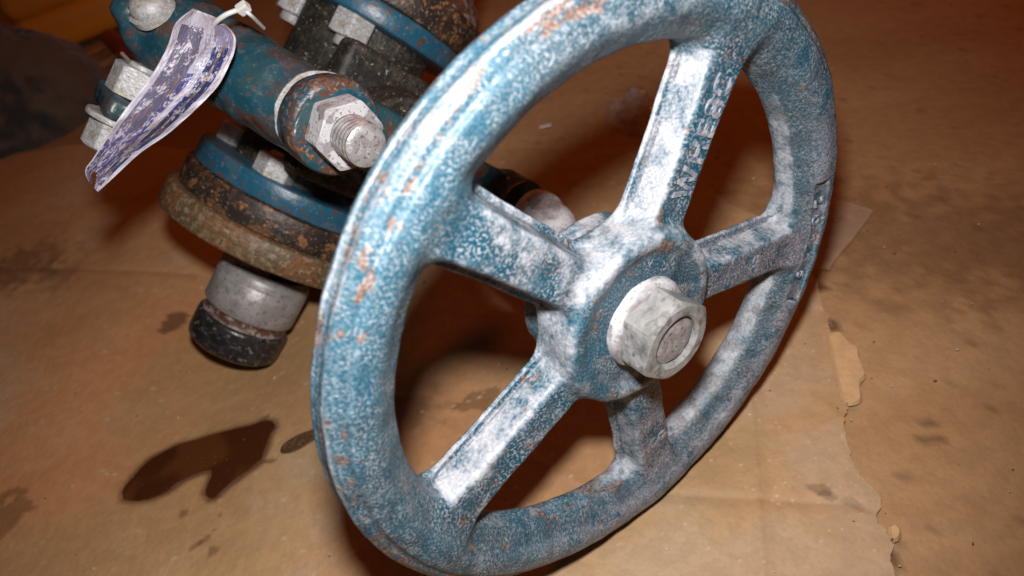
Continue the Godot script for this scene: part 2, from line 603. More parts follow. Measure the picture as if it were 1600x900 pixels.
func make_wheel() -> void:
	var grain := layers(512, Color(0.66, 0.70, 0.74), [[31, 0.055, 3, 0.46, 0.62, Color(1, 1, 1, 0.9)], [33, 0.12, 2, 0.64, 0.78, Color(0.36, 0.42, 0.48, 0.8)]])
	var fleck := layers(512, Color(0.34, 0.385, 0.42), [[34, 0.06, 2, 0.5, 0.7, Color(0.42, 0.43, 0.42, 0.9)]], [[35, 0.055, 5, 0.555, 0.67], [36, 0.12, 3, 0.62, 0.72]])
	var lace := layers(512, Color(0.42, 0.43, 0.47), [[34, 0.06, 2, 0.5, 0.7, Color(0.53, 0.53, 0.55, 0.9)]], [[37, 0.045, 5, 0.53, 0.64]])
	var paints := []
	for k in 3:   # the rim, the hub, the spokes: alike paint, unlike amounts of white flecks
		var m := mat(grain, 0.50, 0.0, 22.0, bump(41, 0.06, 4), 0.02, true)
		m.metallic_specular = 0.5
		m.detail_enabled = true
		m.detail_uv_layer = BaseMaterial3D.DETAIL_UV_2
		m.detail_albedo = [fleck, fleck, lace][k]
		m.detail_mask = layers(256, [Color(0.34, 0.34, 0.34), Color(0.09, 0.09, 0.09), Color(0.26, 0.26, 0.26)][k], [[38, 0.012, 3, 0.44, 0.66, Color(0.04, 0.04, 0.04, 1.0)], [39, 0.014, 3, 0.60, 0.74, Color(0.8, 0.8, 0.8, 0.6)]])
		m.uv2_triplanar = true
		m.uv2_scale = Vector3.ONE * 25.0
		paints.append(m)
	var hw := group("handwheel", valve, Transform3D(Basis(E1, E2, N), W - base))
	var parts := nets(wheel_d, Vector3(-128, -128, -27), Vector3(128, 128, 14), 0.8, wheel_color, wheel_part, 7)
	for k in 7:
		obj(["rim", "hub"][k] if k < 2 else "spoke", parts[k], paints[mini(k, 2)], hw)
	# raised foundry lettering on three spokes and in the pocket of the rim
	for q in [["WHE8C", 17, 89.5, 70.0, 10.0, 0.0], ["8", 15, 18.5, 74.0, 10.0, -0.5], ["8", 15, -52.5, 82.0, 11.0, 0.0]]:
		var tm := TextMesh.new()
		tm.text = q[0]
		tm.font = letters()
		tm.font_size = 32
		tm.pixel_size = q[4] * 0.001 / 24.0
		tm.depth = 0.0018
		tm.curve_step = 2.0
		var a := deg_to_rad(q[2])
		var u := Vector3(cos(a), sin(a), 0)
		var v := Vector3(-sin(a), cos(a), 0)
		obj("raised_letters", tm, paint_plain, hw, Transform3D(Basis(u, v, Vector3(0, 0, 1)), u * q[3] * 0.001 + v * q[5] * 0.001 + Vector3(0, 0, 0.0056)))
	for k in 5:
		var tm := TextMesh.new()
		tm.text = "ZORES"[k]
		tm.font = letters()
		tm.font_size = 32
		tm.pixel_size = 0.0056 / 24.0
		tm.depth = 0.0018
		tm.curve_step = 2.0
		var a := deg_to_rad(30.0 - 4.9 * k)
		var u := Vector3(cos(a), sin(a), 0)
		var v := Vector3(-sin(a), cos(a), 0)
		obj("raised_letters", tm, paint_plain, hw, Transform3D(Basis(-v, u, Vector3(0, 0, 1)), u * 0.1110 + Vector3(0, 0, 0.0083)))
	# the nut that holds the wheel, on the end of the stem
	var up := Basis(Vector3(1, 0, 0), Vector3(0, 0, 1), Vector3(0, -1, 0))
	obj("hub_nut", hex_nut(30.5, 13.8, 10.2), m_chalk, hw, Transform3D(up.rotated(Vector3(0, 0, 1), 0.36), Vector3(0, 0, 0.0138)))
	obj("nut_collar", lathe([[10.2, 4.9], [15.6, 4.9], [17.2, 4.6], [18.1, 3.8], [18.4, 2.4], [18.5, 0.0], [10.2, 0.0]], 64, 0.7, 7.0), m_white, hw, Transform3D(up, Vector3(0, 0, 0.0098)))
	obj("stem_end", thread(10.4, 16.4, 2.5), m_thread, hw, Transform3D(up, Vector3(0, 0, 0.0098)))


func letters() -> Font:
	var f := SystemFont.new()
	f.font_names = PackedStringArray(["Droid Sans"])
	f.font_weight = 700
	return f


var paint_plain: StandardMaterial3D
var m_chalk: StandardMaterial3D
var m_zinc: StandardMaterial3D
var m_steel: StandardMaterial3D
var m_thread: StandardMaterial3D
var m_collar: StandardMaterial3D
var m_bluerust: StandardMaterial3D
var m_blue: StandardMaterial3D
var m_dark: StandardMaterial3D
var m_brown: StandardMaterial3D
var m_olive: StandardMaterial3D
var m_grime: StandardMaterial3D
var m_white: StandardMaterial3D
var m_ring: StandardMaterial3D
var m_black: StandardMaterial3D


func make_materials() -> void:
	var rough := bump(42, 0.05, 4)
	var pits := bump(43, 0.10, 3)
	paint_plain = mat(layers(256, Color(0.23, 0.24, 0.28), [[51, 0.05, 3, 0.45, 0.6, Color(0.40, 0.41, 0.45, 0.9)], [52, 0.04, 2, 0.62, 0.75, Color(0.02, 0.10, 0.17, 0.9)]]), 0.5, 0.0, 20.0, rough, 0.03)
	m_chalk = mat(layers(384, Color(0.32, 0.32, 0.315), [[61, 0.010, 3, 0.45, 0.65, Color(0.235, 0.24, 0.225, 0.7)], [62, 0.02, 4, 0.54, 0.72, Color(0.42, 0.415, 0.42, 0.8)], [63, 0.03, 4, 0.66, 0.74, Color(0.15, 0.135, 0.12, 0.7)]]), 0.36, 0.25, 16.0, rough, 0.018)
	m_white = mat(layers(384, Color(0.50, 0.495, 0.51), [[64, 0.012, 5, 0.50, 0.62, Color(0.22, 0.20, 0.215, 0.85)], [65, 0.08, 2, 0.72, 0.8, Color(0.1, 0.06, 0.04, 0.8)]]), 0.6, 0.0, 14.0, rough, 0.02)
	m_zinc = mat(layers(384, Color(0.42, 0.42, 0.42), [[66, 0.05, 3, 0.52, 0.62, Color(0.58, 0.58, 0.60, 0.9)], [67, 0.06, 3, 0.60, 0.72, Color(0.16, 0.145, 0.16, 0.6)], [68, 0.012, 3, 0.60, 0.72, Color(0.33, 0.26, 0.11, 0.5)]]), 0.5, 0.15, 16.0, pits, 0.02)
	m_steel = mat(layers(384, Color(0.40, 0.385, 0.385), [[69, 0.03, 4, 0.5, 0.68, Color(0.62, 0.60, 0.60, 0.8)], [70, 0.06, 3, 0.62, 0.72, Color(0.17, 0.14, 0.14, 0.8)]]), 0.38, 0.45, 16.0, pits, 0.015)
	m_thread = m_steel.duplicate()
	m_thread.vertex_color_use_as_albedo = true
	m_bluerust = mat(layers(384, Color(0.009, 0.060, 0.092), [[71, 0.010, 4, 0.46, 0.66, Color(0.032, 0.068, 0.070, 0.8)], [72, 0.013, 5, 0.60, 0.76, Color(0.11, 0.037, 0.014, 0.85)], [73, 0.05, 4, 0.70, 0.80, Color(0.20, 0.07, 0.022, 0.7)], [74, 0.08, 3, 0.76, 0.86, Color(0.16, 0.20, 0.21, 0.7)]]), 0.36, 0.0, 9.0, rough, 0.035)
	m_collar = mat(layers(384, Color(0.014, 0.062, 0.088), [[94, 0.014, 4, 0.44, 0.60, Color(0.10, 0.036, 0.015, 0.9)], [95, 0.03, 4, 0.58, 0.70, Color(0.26, 0.095, 0.03, 0.85)], [96, 0.05, 3, 0.66, 0.76, Color(0.28, 0.26, 0.27, 0.7)]]), 0.42, 0.0, 12.0, rough, 0.05)
	m_blue = mat(layers(384, Color(0.012, 0.088, 0.150), [[75, 0.014, 4, 0.5, 0.66, Color(0.06, 0.11, 0.15, 0.8)], [76, 0.035, 4, 0.62, 0.70, Color(0.10, 0.045, 0.02, 0.9)], [77, 0.10, 2, 0.78, 0.88, Color(0.30, 0.33, 0.36, 0.6)]]), 0.38, 0.0, 9.0, rough, 0.025)
	m_dark = mat(layers(384, Color(0.022, 0.014, 0.011), [[78, 0.02, 4, 0.50, 0.66, Color(0.05, 0.026, 0.016, 0.8)], [79, 0.03, 4, 0.66, 0.72, Color(0.27, 0.11, 0.035, 0.9)], [80, 0.09, 2, 0.74, 0.8, Color(0.32, 0.27, 0.22, 0.7)]]), 0.5, 0.0, 10.0, rough, 0.05)
	m_brown = mat(layers(384, Color(0.07, 0.030, 0.018), [[81, 0.02, 4, 0.52, 0.64, Color(0.14, 0.06, 0.03, 0.8)], [82, 0.03, 4, 0.62, 0.72, Color(0.40, 0.37, 0.38, 0.85)], [83, 0.09, 2, 0.70, 0.78, Color(0.30, 0.14, 0.06, 0.8)]]), 0.45, 0.0, 10.0, rough, 0.05)
	m_olive = mat(layers(384, Color(0.115, 0.072, 0.034), [[84, 0.012, 4, 0.48, 0.66, Color(0.20, 0.085, 0.03, 0.85)], [85, 0.05, 3, 0.60, 0.72, Color(0.26, 0.23, 0.16, 0.8)], [86, 0.09, 2, 0.66, 0.74, Color(0.04, 0.02, 0.012, 0.8)]]), 0.55, 0.0, 10.0, rough, 0.05)
	m_grime = mat(layers(384, Color(0.018, 0.016, 0.013), [[87, 0.02, 4, 0.5, 0.7, Color(0.05, 0.042, 0.03, 0.8)], [88, 0.07, 3, 0.68, 0.78, Color(0.14, 0.12, 0.075, 0.7)], [89, 0.05, 3, 0.80, 0.84, Color(0.45, 0.43, 0.38, 0.9)]]), 0.6, 0.0, 12.0, rough, 0.06)
	m_ring = mat(layers(384, Color(0.29, 0.275, 0.27), [[90, 0.02, 3, 0.45, 0.65, Color(0.40, 0.38, 0.37, 0.8)], [91, 0.06, 3, 0.66, 0.74, Color(0.08, 0.06, 0.05, 0.7)]]), 0.42, 0.2, 10.0, pits, 0.02)
	m_black = mat(layers(384, Color(0.014, 0.013, 0.014), [[92, 0.05, 4, 0.70, 0.78, Color(0.36, 0.35, 0.34, 0.7)], [93, 0.02, 3, 0.5, 0.7, Color(0.03, 0.028, 0.03, 0.8)]]), 0.32, 0.0, 12.0, rough, 0.02)


# ---------------------------------------------------------------- the valve behind the wheel
func cast_box_d(x: float, y: float, z: float, c: Vector3, h: Vector3, r: float) -> float:
	var q := Vector3(absf(x - c.x), absf(y - c.y), absf(z - c.z)) - h + Vector3.ONE * r
	return Vector3(maxf(q.x, 0), maxf(q.y, 0), maxf(q.z, 0)).length() + minf(maxf(q.x, maxf(q.y, q.z)), 0.0) - r


func seg_d(p: Vector3, a: Vector3, b: Vector3, ra: float, rb: float) -> float:
	var t := clampf((p - a).dot(b - a) / (b - a).length_squared(), 0.0, 1.0)
	return p.distance_to(a.lerp(b, t)) - lerpf(ra, rb, t)


func body_d(x: float, y: float, z: float) -> float:   # valve millimetres
	var r := sqrt((x - XO) * (x - XO) + (z - ZO) * (z - ZO))
	var d := rbox2(r, y - 12.0, 42.0, 62.0, 6.0)
	var e := sqrt((x - XO) * (x - XO) * 0.62 + (y - 10.0) * (y - 10.0)) - 30.0
	e = maxf(e, maxf(z + 168.0, ZO - z))
	d = smin(d, e, 12.0)
	d = smin(d, cast_box_d(x, y, z, Vector3(XO, 10, -205), Vector3(46, 40, 9), 4.0), 4.0)
	return d + n_lump.get_noise_3d(x, y, z) * 0.8


func arm_d(x: float, y: float, z: float) -> float:
	var p := Vector3(x, y, z)
	var d := seg_d(p, Vector3(-69, 5, -160), Vector3(-119, 7.5, -238), 20.5, 22.5)
	d = smin(d, seg_d(p, Vector3(-134, 0, -234), Vector3(-141, 6, -232), 8.0, 7.0), 5.0)
	d = smin(d, seg_d(p, Vector3(-134, 12, -240), Vector3(-140, 16, -240), 8.0, 8.0), 5.0)
	d = smin(d, seg_d(p, Vector3(-114, -5, -230), Vector3(-112, -36, -228), 10.0, 9.0), 8.0)
	d = smin(d, cast_box_d(x, y, z, Vector3(-124, -35.5, -230), Vector3(14, 5.5, 20), 3.0), 5.0)
	return d + n_lump.get_noise_3d(x, y, z) * 1.6 + n_mid.get_noise_3d(x, y, z) * 0.5


func plate_d(x: float, y: float, z: float) -> float:
	var p := Vector3(x, y, z)
	var d := cast_box_d(x, y, z, Vector3(XO, 9, -160), Vector3(72, 17, 9), 5.0)
	d = smin(d, maxf(Vector2(x + 69.0, y - 5.0).length() - 21.0, absf(z + 152.0) - 18.0), 3.0)
	d = smin(d, maxf(Vector2(x - 61.0, y - 13.0).length() - 17.0, absf(z + 153.0) - 12.0), 3.0)
	d = smin(d, maxf(Vector2(x - XO, y - 9.0).length() - 21.0, absf(z + 160.0) - 18.0), 4.0)
	return d + n_lump.get_noise_3d(x, y, z) * 0.8


func white_color(_p: Vector3, _n: Vector3) -> Color:
	return Color.WHITE


func valve_cast(called: String, f: Callable, lo: Vector3, hi: Vector3, cell: float, m: Material) -> MeshInstance3D:
	return obj(called, nets(f, lo, hi, cell, white_color)[0], m, valve, Transform3D(Basis(T, P, N), W - base))


func make_valve() -> void:
	base = vpos(XO, 0, ZO)
	base.y = 0.0
	valve = group("gate_valve", self, Transform3D(Basis(), base))
	tag(valve, "blue cast iron gate valve lying on cardboard, with a chalky five-spoke handwheel", "valve")
	make_wheel()
	valve_cast("valve_body", body_d, Vector3(-60, -56, -326), Vector3(46, 82, -160), 2.5, m_grime)
	valve_cast("yoke_arm", arm_d, Vector3(-190, -50, -298), Vector3(-40, 44, -132), 2.0, m_bluerust)
	valve_cast("gland_plate", plate_d, Vector3(-98, -24, -180), Vector3(84, 38, -130), 1.8, m_bluerust)
	obj("stem", lathe([[10.5, 0], [10.5, 80], [10.5, 150]].map(func(q): return [q[0], -q[1]]), 32, 0.2), m_steel, valve, vx(0, 0, -22, N))
	# studs of the gland plate, each with its nut
	for q in [[-70.0, 6.5, -134.0, 0.2], [61.0, 12.0, -118.0, 0.5]]:
		var st := obj("stud", thread(9.8, 29.0 if q[0] < 0.0 else 12.0, 3.0, 1.4), m_thread, valve, vx(q[0], q[1], q[2], N))
		if q[0] > 0.0:
			obj("cap_nut", lathe([[0, 31], [5, 30.2], [9, 28], [11.8, 24.5], [13.2, 20], [13.5, 15], [13.5, 9], [16, 8.4], [16.4, 6], [16.4, 0], [0, 0]], 48, 0.5, 3.0), m_white, st, Transform3D(Basis(), Vector3(0, -0.012, 0)))
			continue
		obj("collar", lathe([[9.5, 0.0], [18.6, 0.0], [20.6, -0.8], [21.7, -2.6], [21.9, -8.0], [21.6, -15.0], [20.6, -16.4], [9.5, -16.4]], 64, 1.1, 21.0), m_collar, st, Transform3D(Basis(), Vector3(0, -0.0002, 0)))
		obj("nut", hex_nut(28.5, 13.5, 9.0), m_white, st, Transform3D(Basis(Vector3.UP, q[3]), Vector3.ZERO))
		obj("washer", lathe([[9.0, 0.0], [20.8, 0.0], [21.5, -0.8], [21.2, -2.2], [9, -2.2]], 64, 1.0), m_zinc, st, Transform3D(Basis(), Vector3(0, -0.021, 0)))
	# the pipe flanges: blue ring of the valve, dark ring, and the mating flange
	var lower := obj("pipe_flange", lathe(chamfer_disc(63, -56, -42, 1.5), 96, 0.7), m_blue, valve, vx(XO, 0, ZO))
	var upper := obj("pipe_flange", lathe(chamfer_disc(63, 64, 77, 1.5), 96, 0.7, 9.0), m_blue, valve, vx(XO, 0, ZO))
	obj("spacer_ring", lathe(chamfer_disc(65.5, -73.2, -56.2, 1.0), 96, 1.0, 3.0), m_dark, valve, vx(XO, 0, ZO))
	obj("spacer_ring", lathe(chamfer_disc(64.5, 77.2, 97, 1.0), 96, 1.0, 5.0), m_dark, valve, vx(XO, 0, ZO))
	obj("counter_flange", lathe(chamfer_disc(71, -91, -73.4, 2.0), 96, 0.6, 13.0), m_olive, valve, vx(XO, 0, ZO))
	obj("counter_flange", lathe([[0, 150], [40, 150], [44, 126], [52, 112], [60, 104], [62, 97.2], [0, 97.2]], 96, 0.6, 17.0), m_brown, valve, vx(XO, 0, ZO))
	for k in 4:
		var a := deg_to_rad(128.0 + 90.0 * k)
		var p := Vector2(XO + 47.0 * cos(a), ZO + 47.0 * sin(a))
		if k < 3:   # the fourth hole has no bolt
			var up := obj("flange_bolt", lathe([[0, 64], [7.0, 64], [7.0, 46], [6.4, 44.5], [0, 44.5]], 24), m_zinc, valve, vx(p.x, 0, p.y))
			obj("nut", hex_nut(23.0, 14.0, 6.9), m_zinc, up, Transform3D(Basis(Vector3.UP, 0.5 + 0.3 * k) * Basis(Vector3.RIGHT, PI), Vector3(0, 0.064, 0)))
		a = deg_to_rad(133.0 + 90.0 * k)
		p = Vector2(XO + 48.0 * cos(a), ZO + 48.0 * sin(a))
		var dn := obj("flange_bolt", lathe([[0, -27], [6.2, -27], [7.0, -28], [7.0, -42], [0, -42]], 24), m_zinc, valve, vx(p.x, 0, p.y))
		obj("nut", hex_nut(22.0, 12.0, 6.9), m_zinc, dn, Transform3D(Basis(Vector3.UP, 0.2 + 0.4 * k), Vector3(0, -0.042, 0)))
	# pipe stub and threaded coupling below the mating flange
	obj("pipe_stub", lathe([[16, -88], [16.5, -108], [15, -123], [0, -123]], 48, 0.3), m_white, valve, vx(XO - 6, 0, ZO))
	var cup := obj("pipe_coupling", lathe([[0, -124], [23.5, -124], [23.5, -107.5], [26.5, -107.2], [27.2, -108.2], [29.3, -109.2], [30.7, -111.5], [31, -116], [30.7, -116.3], [31, -116.6], [31, -138.6], [30.4, -139.6], [28.4, -140], [0, -140]], 80, 0.25), m_ring, valve, vx(XO + 9, 0, ZO + 2))
	obj("neck", lathe([[0, -140], [28.0, -140], [28.2, -142.0], [28.0, -144.5], [29.0, -147], [0, -147]], 80, 0.3, 2.0), m_brown, cup)
	obj("black_plug", lathe([[0, -147.2], [29.6, -147.2], [30.8, -148.2], [31.2, -150], [31.2, -164], [30.2, -167.5], [27, -169.8], [0, -170]], 80, 0.4, 4.0), m_black, cup)
	# bolt of the lug at the end of the arm, and the round-headed bolt above it
	var lug := obj("lug_bolt", lathe([[0, -13], [6.0, -13], [6.5, -14], [6.5, -58.5], [0, -58.5]], 24), m_zinc, valve, vx(-127, 0, -226))
	obj("nut", hex_nut(21.5, 14.5, 6.3), m_zinc, lug, Transform3D(Basis(Vector3.UP, 0.15), Vector3(0, -0.0295, 0)))
	obj("nut", hex_nut(21.5, 14.5, 6.3), m_zinc, lug, Transform3D(Basis(Vector3.UP, 0.35) * Basis(Vector3.RIGHT, PI), Vector3(0, -0.0445, 0)))
	obj("washer", lathe([[6.3, -41.6], [15, -41.6], [15.4, -43], [15, -44.3], [6.3, -44.3]], 32), m_zinc, lug)
	obj("bolt_head", lathe([[0, 8], [3.5, 7.7], [6.5, 6.6], [8.4, 4.6], [9.0, 2], [11.0, 1.6], [11.4, -1.5], [0, -1.5]], 32, 0.7), m_zinc, valve, vx(-135, 13, -222, (P * 0.35 + N * 0.35 - T * 0.9).normalized()))


# ---------------------------------------------------------------- floor
func ground_y(x: float, z: float) -> float:   # a shallow dip where the coupling rests, slight waves elsewhere
	var d := Vector2(x - -0.2679, z - -0.3040).length()
	return -0.0175 * exp(-d * d / 0.010) + n_lo.get_noise_2d(x * 160.0, z * 160.0) * 0.0012


func spot(x: float, z: float, c: Vector2, r: float, stretch := 1.0, turn := 0.0) -> float:   # 1 within a ragged blot
	var q := (Vector2(x, z) - c).rotated(turn)
	q.x /= stretch
	var d := q.length() / r + n_mid.get_noise_2d(x * 900.0, z * 900.0) * 0.9
	return ss(1.0, 0.8, d) if r < 0.015 else ss(1.35, 0.35, d)


var OIL := [Vector2(-0.3147, -0.1978), Vector2(-0.3187, -0.2046), Vector2(-0.3158, -0.2151), Vector2(-0.3107, -0.2262), Vector2(-0.2975, -0.2363), Vector2(-0.2792, -0.2420), Vector2(-0.2597, -0.2457), Vector2(-0.2466, -0.2468), Vector2(-0.2371, -0.2494), Vector2(-0.2294, -0.2459), Vector2(-0.2271, -0.2403), Vector2(-0.2285, -0.2344), Vector2(-0.2283, -0.2229), Vector2(-0.2289, -0.2146), Vector2(-0.2378, -0.2062), Vector2(-0.2446, -0.1990), Vector2(-0.2500, -0.1926), Vector2(-0.2544, -0.1922), Vector2(-0.2599, -0.1973), Vector2(-0.2607, -0.2105), Vector2(-0.2633, -0.2130), Vector2(-0.2686, -0.2123), Vector2(-0.2769, -0.2089), Vector2(-0.2854, -0.2009), Vector2(-0.2947, -0.1965), Vector2(-0.3041, -0.1954)]


func make_floor() -> void:
	var fibre := mat(layers(512, Color(0.88, 0.88, 0.88), [[101, 0.02, 4, 0.4, 0.65, Color(1, 1, 1, 0.7)], [102, 0.10, 3, 0.58, 0.74, Color(0.74, 0.72, 0.68, 0.3)]]), 0.62, 0.0, 7.0, bump(44, 0.06, 4), 0.03, true)
	# ground: dusty brown floor boards under and beyond the cardboard sheet
	var xs := []
	var zs := []
	var x := -0.16
	while x < 0.62:
		xs.append(x)
		x += 0.0042
	for k in 14:
		xs.push_front(-0.16 - 0.02 * pow(1.45, k))
		xs.append(0.63 + 0.02 * pow(1.45, k))
	var z := -1.0
	while z < 0.0:
		zs.append(z)
		z += 0.0045
	for k in 14:
		zs.push_front(-1.0 - 0.02 * pow(1.45, k))
		zs.append(0.01 + 0.02 * pow(1.45, k))
	var g := Mb.new()
	var w := xs.size()
	for j in zs.size():
		for k in w:
			var y := ground_y(xs[k], zs[j]) - 0.0030
			var e := 0.004
			var nn := Vector3(ground_y(xs[k] - e, zs[j]) - ground_y(xs[k] + e, zs[j]), 2.0 * e, ground_y(xs[k], zs[j] - e) - ground_y(xs[k], zs[j] + e)).normalized()
			g.add(Vector3(xs[k], y, zs[j]), nn, ground_color(xs[k], zs[j]))
	for j in zs.size() - 1:
		for k in w - 1:
			g.quad(j * w + k, j * w + k + 1, (j + 1) * w + k + 1, (j + 1) * w + k)
	var ground := obj("ground", g, fibre)
	ground.set_meta("kind", "structure")
	# the cardboard sheet: its right edge is torn, its far edge lies behind the wheel
	var right := curve([Vector2(0.0953, -0.0886), Vector2(0.1022, -0.1165), Vector2(0.1021, -0.1235), Vector2(0.1039, -0.1338), Vector2(0.1037, -0.1433), Vector2(0.1059, -0.1562), Vector2(0.1030, -0.1649), Vector2(0.1017, -0.1798), Vector2(0.1066, -0.1960), Vector2(0.1107, -0.2037), Vector2(0.1141, -0.2222), Vector2(0.1160, -0.2410), Vector2(0.1176, -0.2562), Vector2(0.1191, -0.2739), Vector2(0.1204, -0.2928), Vector2(0.1205, -0.3186), Vector2(0.1165, -0.3476)], 14)
	var far := curve([Vector2(-0.7335, -0.6712), Vector2(-0.6183, -0.6500), Vector2(-0.5394, -0.6388), Vector2(-0.3250, -0.5585), Vector2(-0.1867, -0.5098), Vector2(-0.0692, -0.4887), Vector2(0.0405, -0.4595), Vector2(0.0620, -0.4376), Vector2(0.0873, -0.3766), Vector2(0.1165, -0.3476)], 12)
	var near := curve([Vector2(-0.4595, -0.1219), Vector2(-0.2327, -0.1083), Vector2(-0.0400, -0.0967), Vector2(0.0953, -0.0886)], 4)
	var s := Mb.new()
	var nu := 330
	var nv := 250
	var c1: Vector2 = near[-1]
	var c2: Vector2 = far[-1]
	for j in nv + 1:
		var t := float(j) / nv
		for k in nu + 1:
			var u := float(k) / nu
			var a := pick(near, u).lerp(pick(far, u), t)
			a += (pick(right, t) - c1.lerp(c2, t)) * pow(u, 5.0)
			if k == nu:
				a += Vector2(n_mid.get_noise_2d(a.x * 700.0, a.y * 700.0) * 0.0042 + n_mid.get_noise_2d(a.x * 3100.0, a.y * 3100.0) * 0.0011 * ss(-0.1, 0.2, n_lo.get_noise_2d(a.y * 900.0, 3.0)), 0.0)
			var curl := 0.0016 * ss(0.94, 1.0, u) * ss(-0.1, 0.5, n_mid.get_noise_2d(a.x * 300.0, a.y * 300.0))
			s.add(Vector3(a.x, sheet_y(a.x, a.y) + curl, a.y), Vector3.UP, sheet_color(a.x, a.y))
	for j in nv + 1:
		for k in nu + 1:
			var o := j * (nu + 1) + k
			var dx := s.v[o + (1 if k < nu else 0)] - s.v[o - (1 if k > 0 else 0)]
			var dz := s.v[o + (nu + 1 if j < nv else 0)] - s.v[o - (nu + 1 if j > 0 else 0)]
			var nn := dx.cross(dz).normalized()
			s.n[o] = nn if nn.y > 0.0 else -nn
	for j in nv:
		for k in nu:
			s.quad(j * (nu + 1) + k, j * (nu + 1) + k + 1, (j + 1) * (nu + 1) + k + 1, (j + 1) * (nu + 1) + k)
	for q in [[nu, 0, 0, 1, nv], [0, nv, 1, 0, nu]]:   # thickness along the torn and the far edge
		for m in q[4]:
			var a: Vector3 = s.v[(q[1] + q[3] * m) * (nu + 1) + q[0] + q[2] * m]
			var b: Vector3 = s.v[(q[1] + q[3] * (m + 1)) * (nu + 1) + q[0] + q[2] * (m + 1)]
			s.flat([a, b, b - Vector3(0, 0.0030, 0), a - Vector3(0, 0.0030, 0)], Color(0.20, 0.12, 0.06))
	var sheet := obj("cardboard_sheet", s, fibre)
	tag(sheet, "large stained brown cardboard sheet under the valve, torn along its right edge", "cardboard")
	# the torn flap along the edge
	var pale := mat(fibre.albedo_texture, 0.6, 0.0, 7.0, bump(44, 0.06, 4), 0.03)
	pale.albedo_color = lin(0.60, 0.38, 0.19)
	obj("torn_flap", blot([Vector2(0.1136, -0.2512), Vector2(0.1209, -0.2499), Vector2(0.1232, -0.2421), Vector2(0.1265, -0.2379), Vector2(0.1244, -0.2275), Vector2(0.1247, -0.2198), Vector2(0.1197, -0.2146), Vector2(0.1175, -0.2052), Vector2(0.1116, -0.2028), Vector2(0.1081, -0.2057), Vector2(0.1100, -0.2241)], 0.0026, 0.0, 0.0016), pale, sheet)
	obj("torn_flap", blot([Vector2(0.1060, -0.1381), Vector2(0.1089, -0.1385), Vector2(0.1107, -0.1353), Vector2(0.1085, -0.1313), Vector2(0.1046, -0.1311)], 0.0022, 0.0, 0.0012), pale, sheet)


func make_grit() -> void:
	rng.seed = 21
	var m := MultiMesh.new()
	m.transform_format = MultiMesh.TRANSFORM_3D
	m.use_colors = true
	var s := SphereMesh.new()
	s.radial_segments = 5
	s.rings = 2
	s.radius = 0.5
	s.height = 1.0
	m.mesh = s
	m.instance_count = 420
	for k in 420:
		var p := Vector2(rng.randf_range(-0.42, 0.38), rng.randf_range(-0.62, -0.11))
		var size := rng.randf_range(0.0004, 0.0011) * (1.0 + 1.2 * pow(rng.randf(), 6.0))
		var b := Basis.from_euler(Vector3(rng.randf() * 3.0, rng.randf() * 6.0, rng.randf() * 3.0)) * Basis.from_scale(Vector3(size * rng.randf_range(0.8, 2.4), size * 0.8, size))
		m.set_instance_transform(k, Transform3D(b, Vector3(p.x, maxf(sheet_y(p.x, p.y), ground_y(p.x, p.y) - 0.002) + size * 0.2, p.y)))
		m.set_instance_color(k, Color(0.60, 0.50, 0.38).lerp(Color(0.16, 0.09, 0.05), 1.0 if rng.randf() < 0.35 else rng.randf() * 0.3))
	var o := MultiMeshInstance3D.new()
	o.name = "grit"
	o.multimesh = m
	var g := plain(Color.WHITE, 0.7)
	g.vertex_color_use_as_albedo = true
	o.material_override = g
	add_child(o, true)
	tag(o, "loose grit and crumbs scattered over the cardboard floor", "grit")
	o.set_meta("kind", "stuff")


func pick(line: Array, t: float) -> Vector2:
	var f := t * (line.size() - 1)
	var k := mini(int(f), line.size() - 2)
	return line[k].lerp(line[k + 1], f - k)


func ground_color(x: float, z: float) -> Color:
	var a := n_lo.get_noise_2d(x * 150.0, z * 420.0)
	var b := n_mid.get_noise_2d(x * 260.0, z * 500.0)
	var c := Color(0.455, 0.280, 0.138).lerp(Color(0.40, 0.232, 0.106), ss(-0.4, 0.45, a + 0.3 * b))
	c = c.lerp(Color(0.42, 0.29, 0.18), 0.05 * ss(0.1, 0.5, b - 0.4 * a))
	c = c.lerp(Color(0.16, 0.085, 0.042), 0.5 * ss(0.50, 0.62, n_rust.get_noise_2d(x * 500.0, z * 700.0)))
	for q in [[0.2044, -0.3145, 0.50, 0.0550, 2.60, -0.30], [0.1013, -0.1221, 0.95, 0.0060, 0.70, 0.00], [0.1423, -0.1894, 0.50, 0.0040, 1.30, 0.00], [0.1373, -0.1804, 0.70, 0.0022, 2.50, -0.20], [0.1441, -0.1810, 0.70, 0.0018, 2.00, 0.40], [0.1202, -0.2587, 0.90, 0.0040, 1.00, 0.00], [0.1226, -0.2880, 0.90, 0.0050, 1.00, 0.00], [0.0748, -0.3380, 0.30, 0.0300, 1.00, 0.00]]:
		c = c.lerp(Color(0.12, 0.06, 0.03), q[2] * spot(x, z, Vector2(q[0], q[1]), q[3], q[4], q[5]))
	return c


func crease(x: float, z: float, a: Vector2, b: Vector2, w: float) -> float:
	var p := Geometry2D.get_closest_point_to_segment(Vector2(x, z), a, b)
	return exp(-pow(p.distance_to(Vector2(x, z)) / w, 2.0))


func sheet_y(x: float, z: float) -> float:
	var y := ground_y(x, z)
	for q in [[Vector2(0.0655, -0.2159), Vector2(0.0469, -0.1125), 0.0012], [Vector2(0.0038, -0.1653), Vector2(0.0969, -0.1490), -0.0010], [Vector2(-0.5849, -0.4538), Vector2(-0.3360, -0.3969), -0.0010], [Vector2(-0.1327, -0.2350), Vector2(-0.0034, -0.1598), 0.0006], [Vector2(-0.3043, -0.1453), Vector2(-0.1491, -0.1348), -0.0008]]:
		y += q[2] * crease(x, z, q[0], q[1], 0.0035)
	return y + n_lo.get_noise_2d(x * 330.0 + 40.0, z * 330.0) * 0.0010


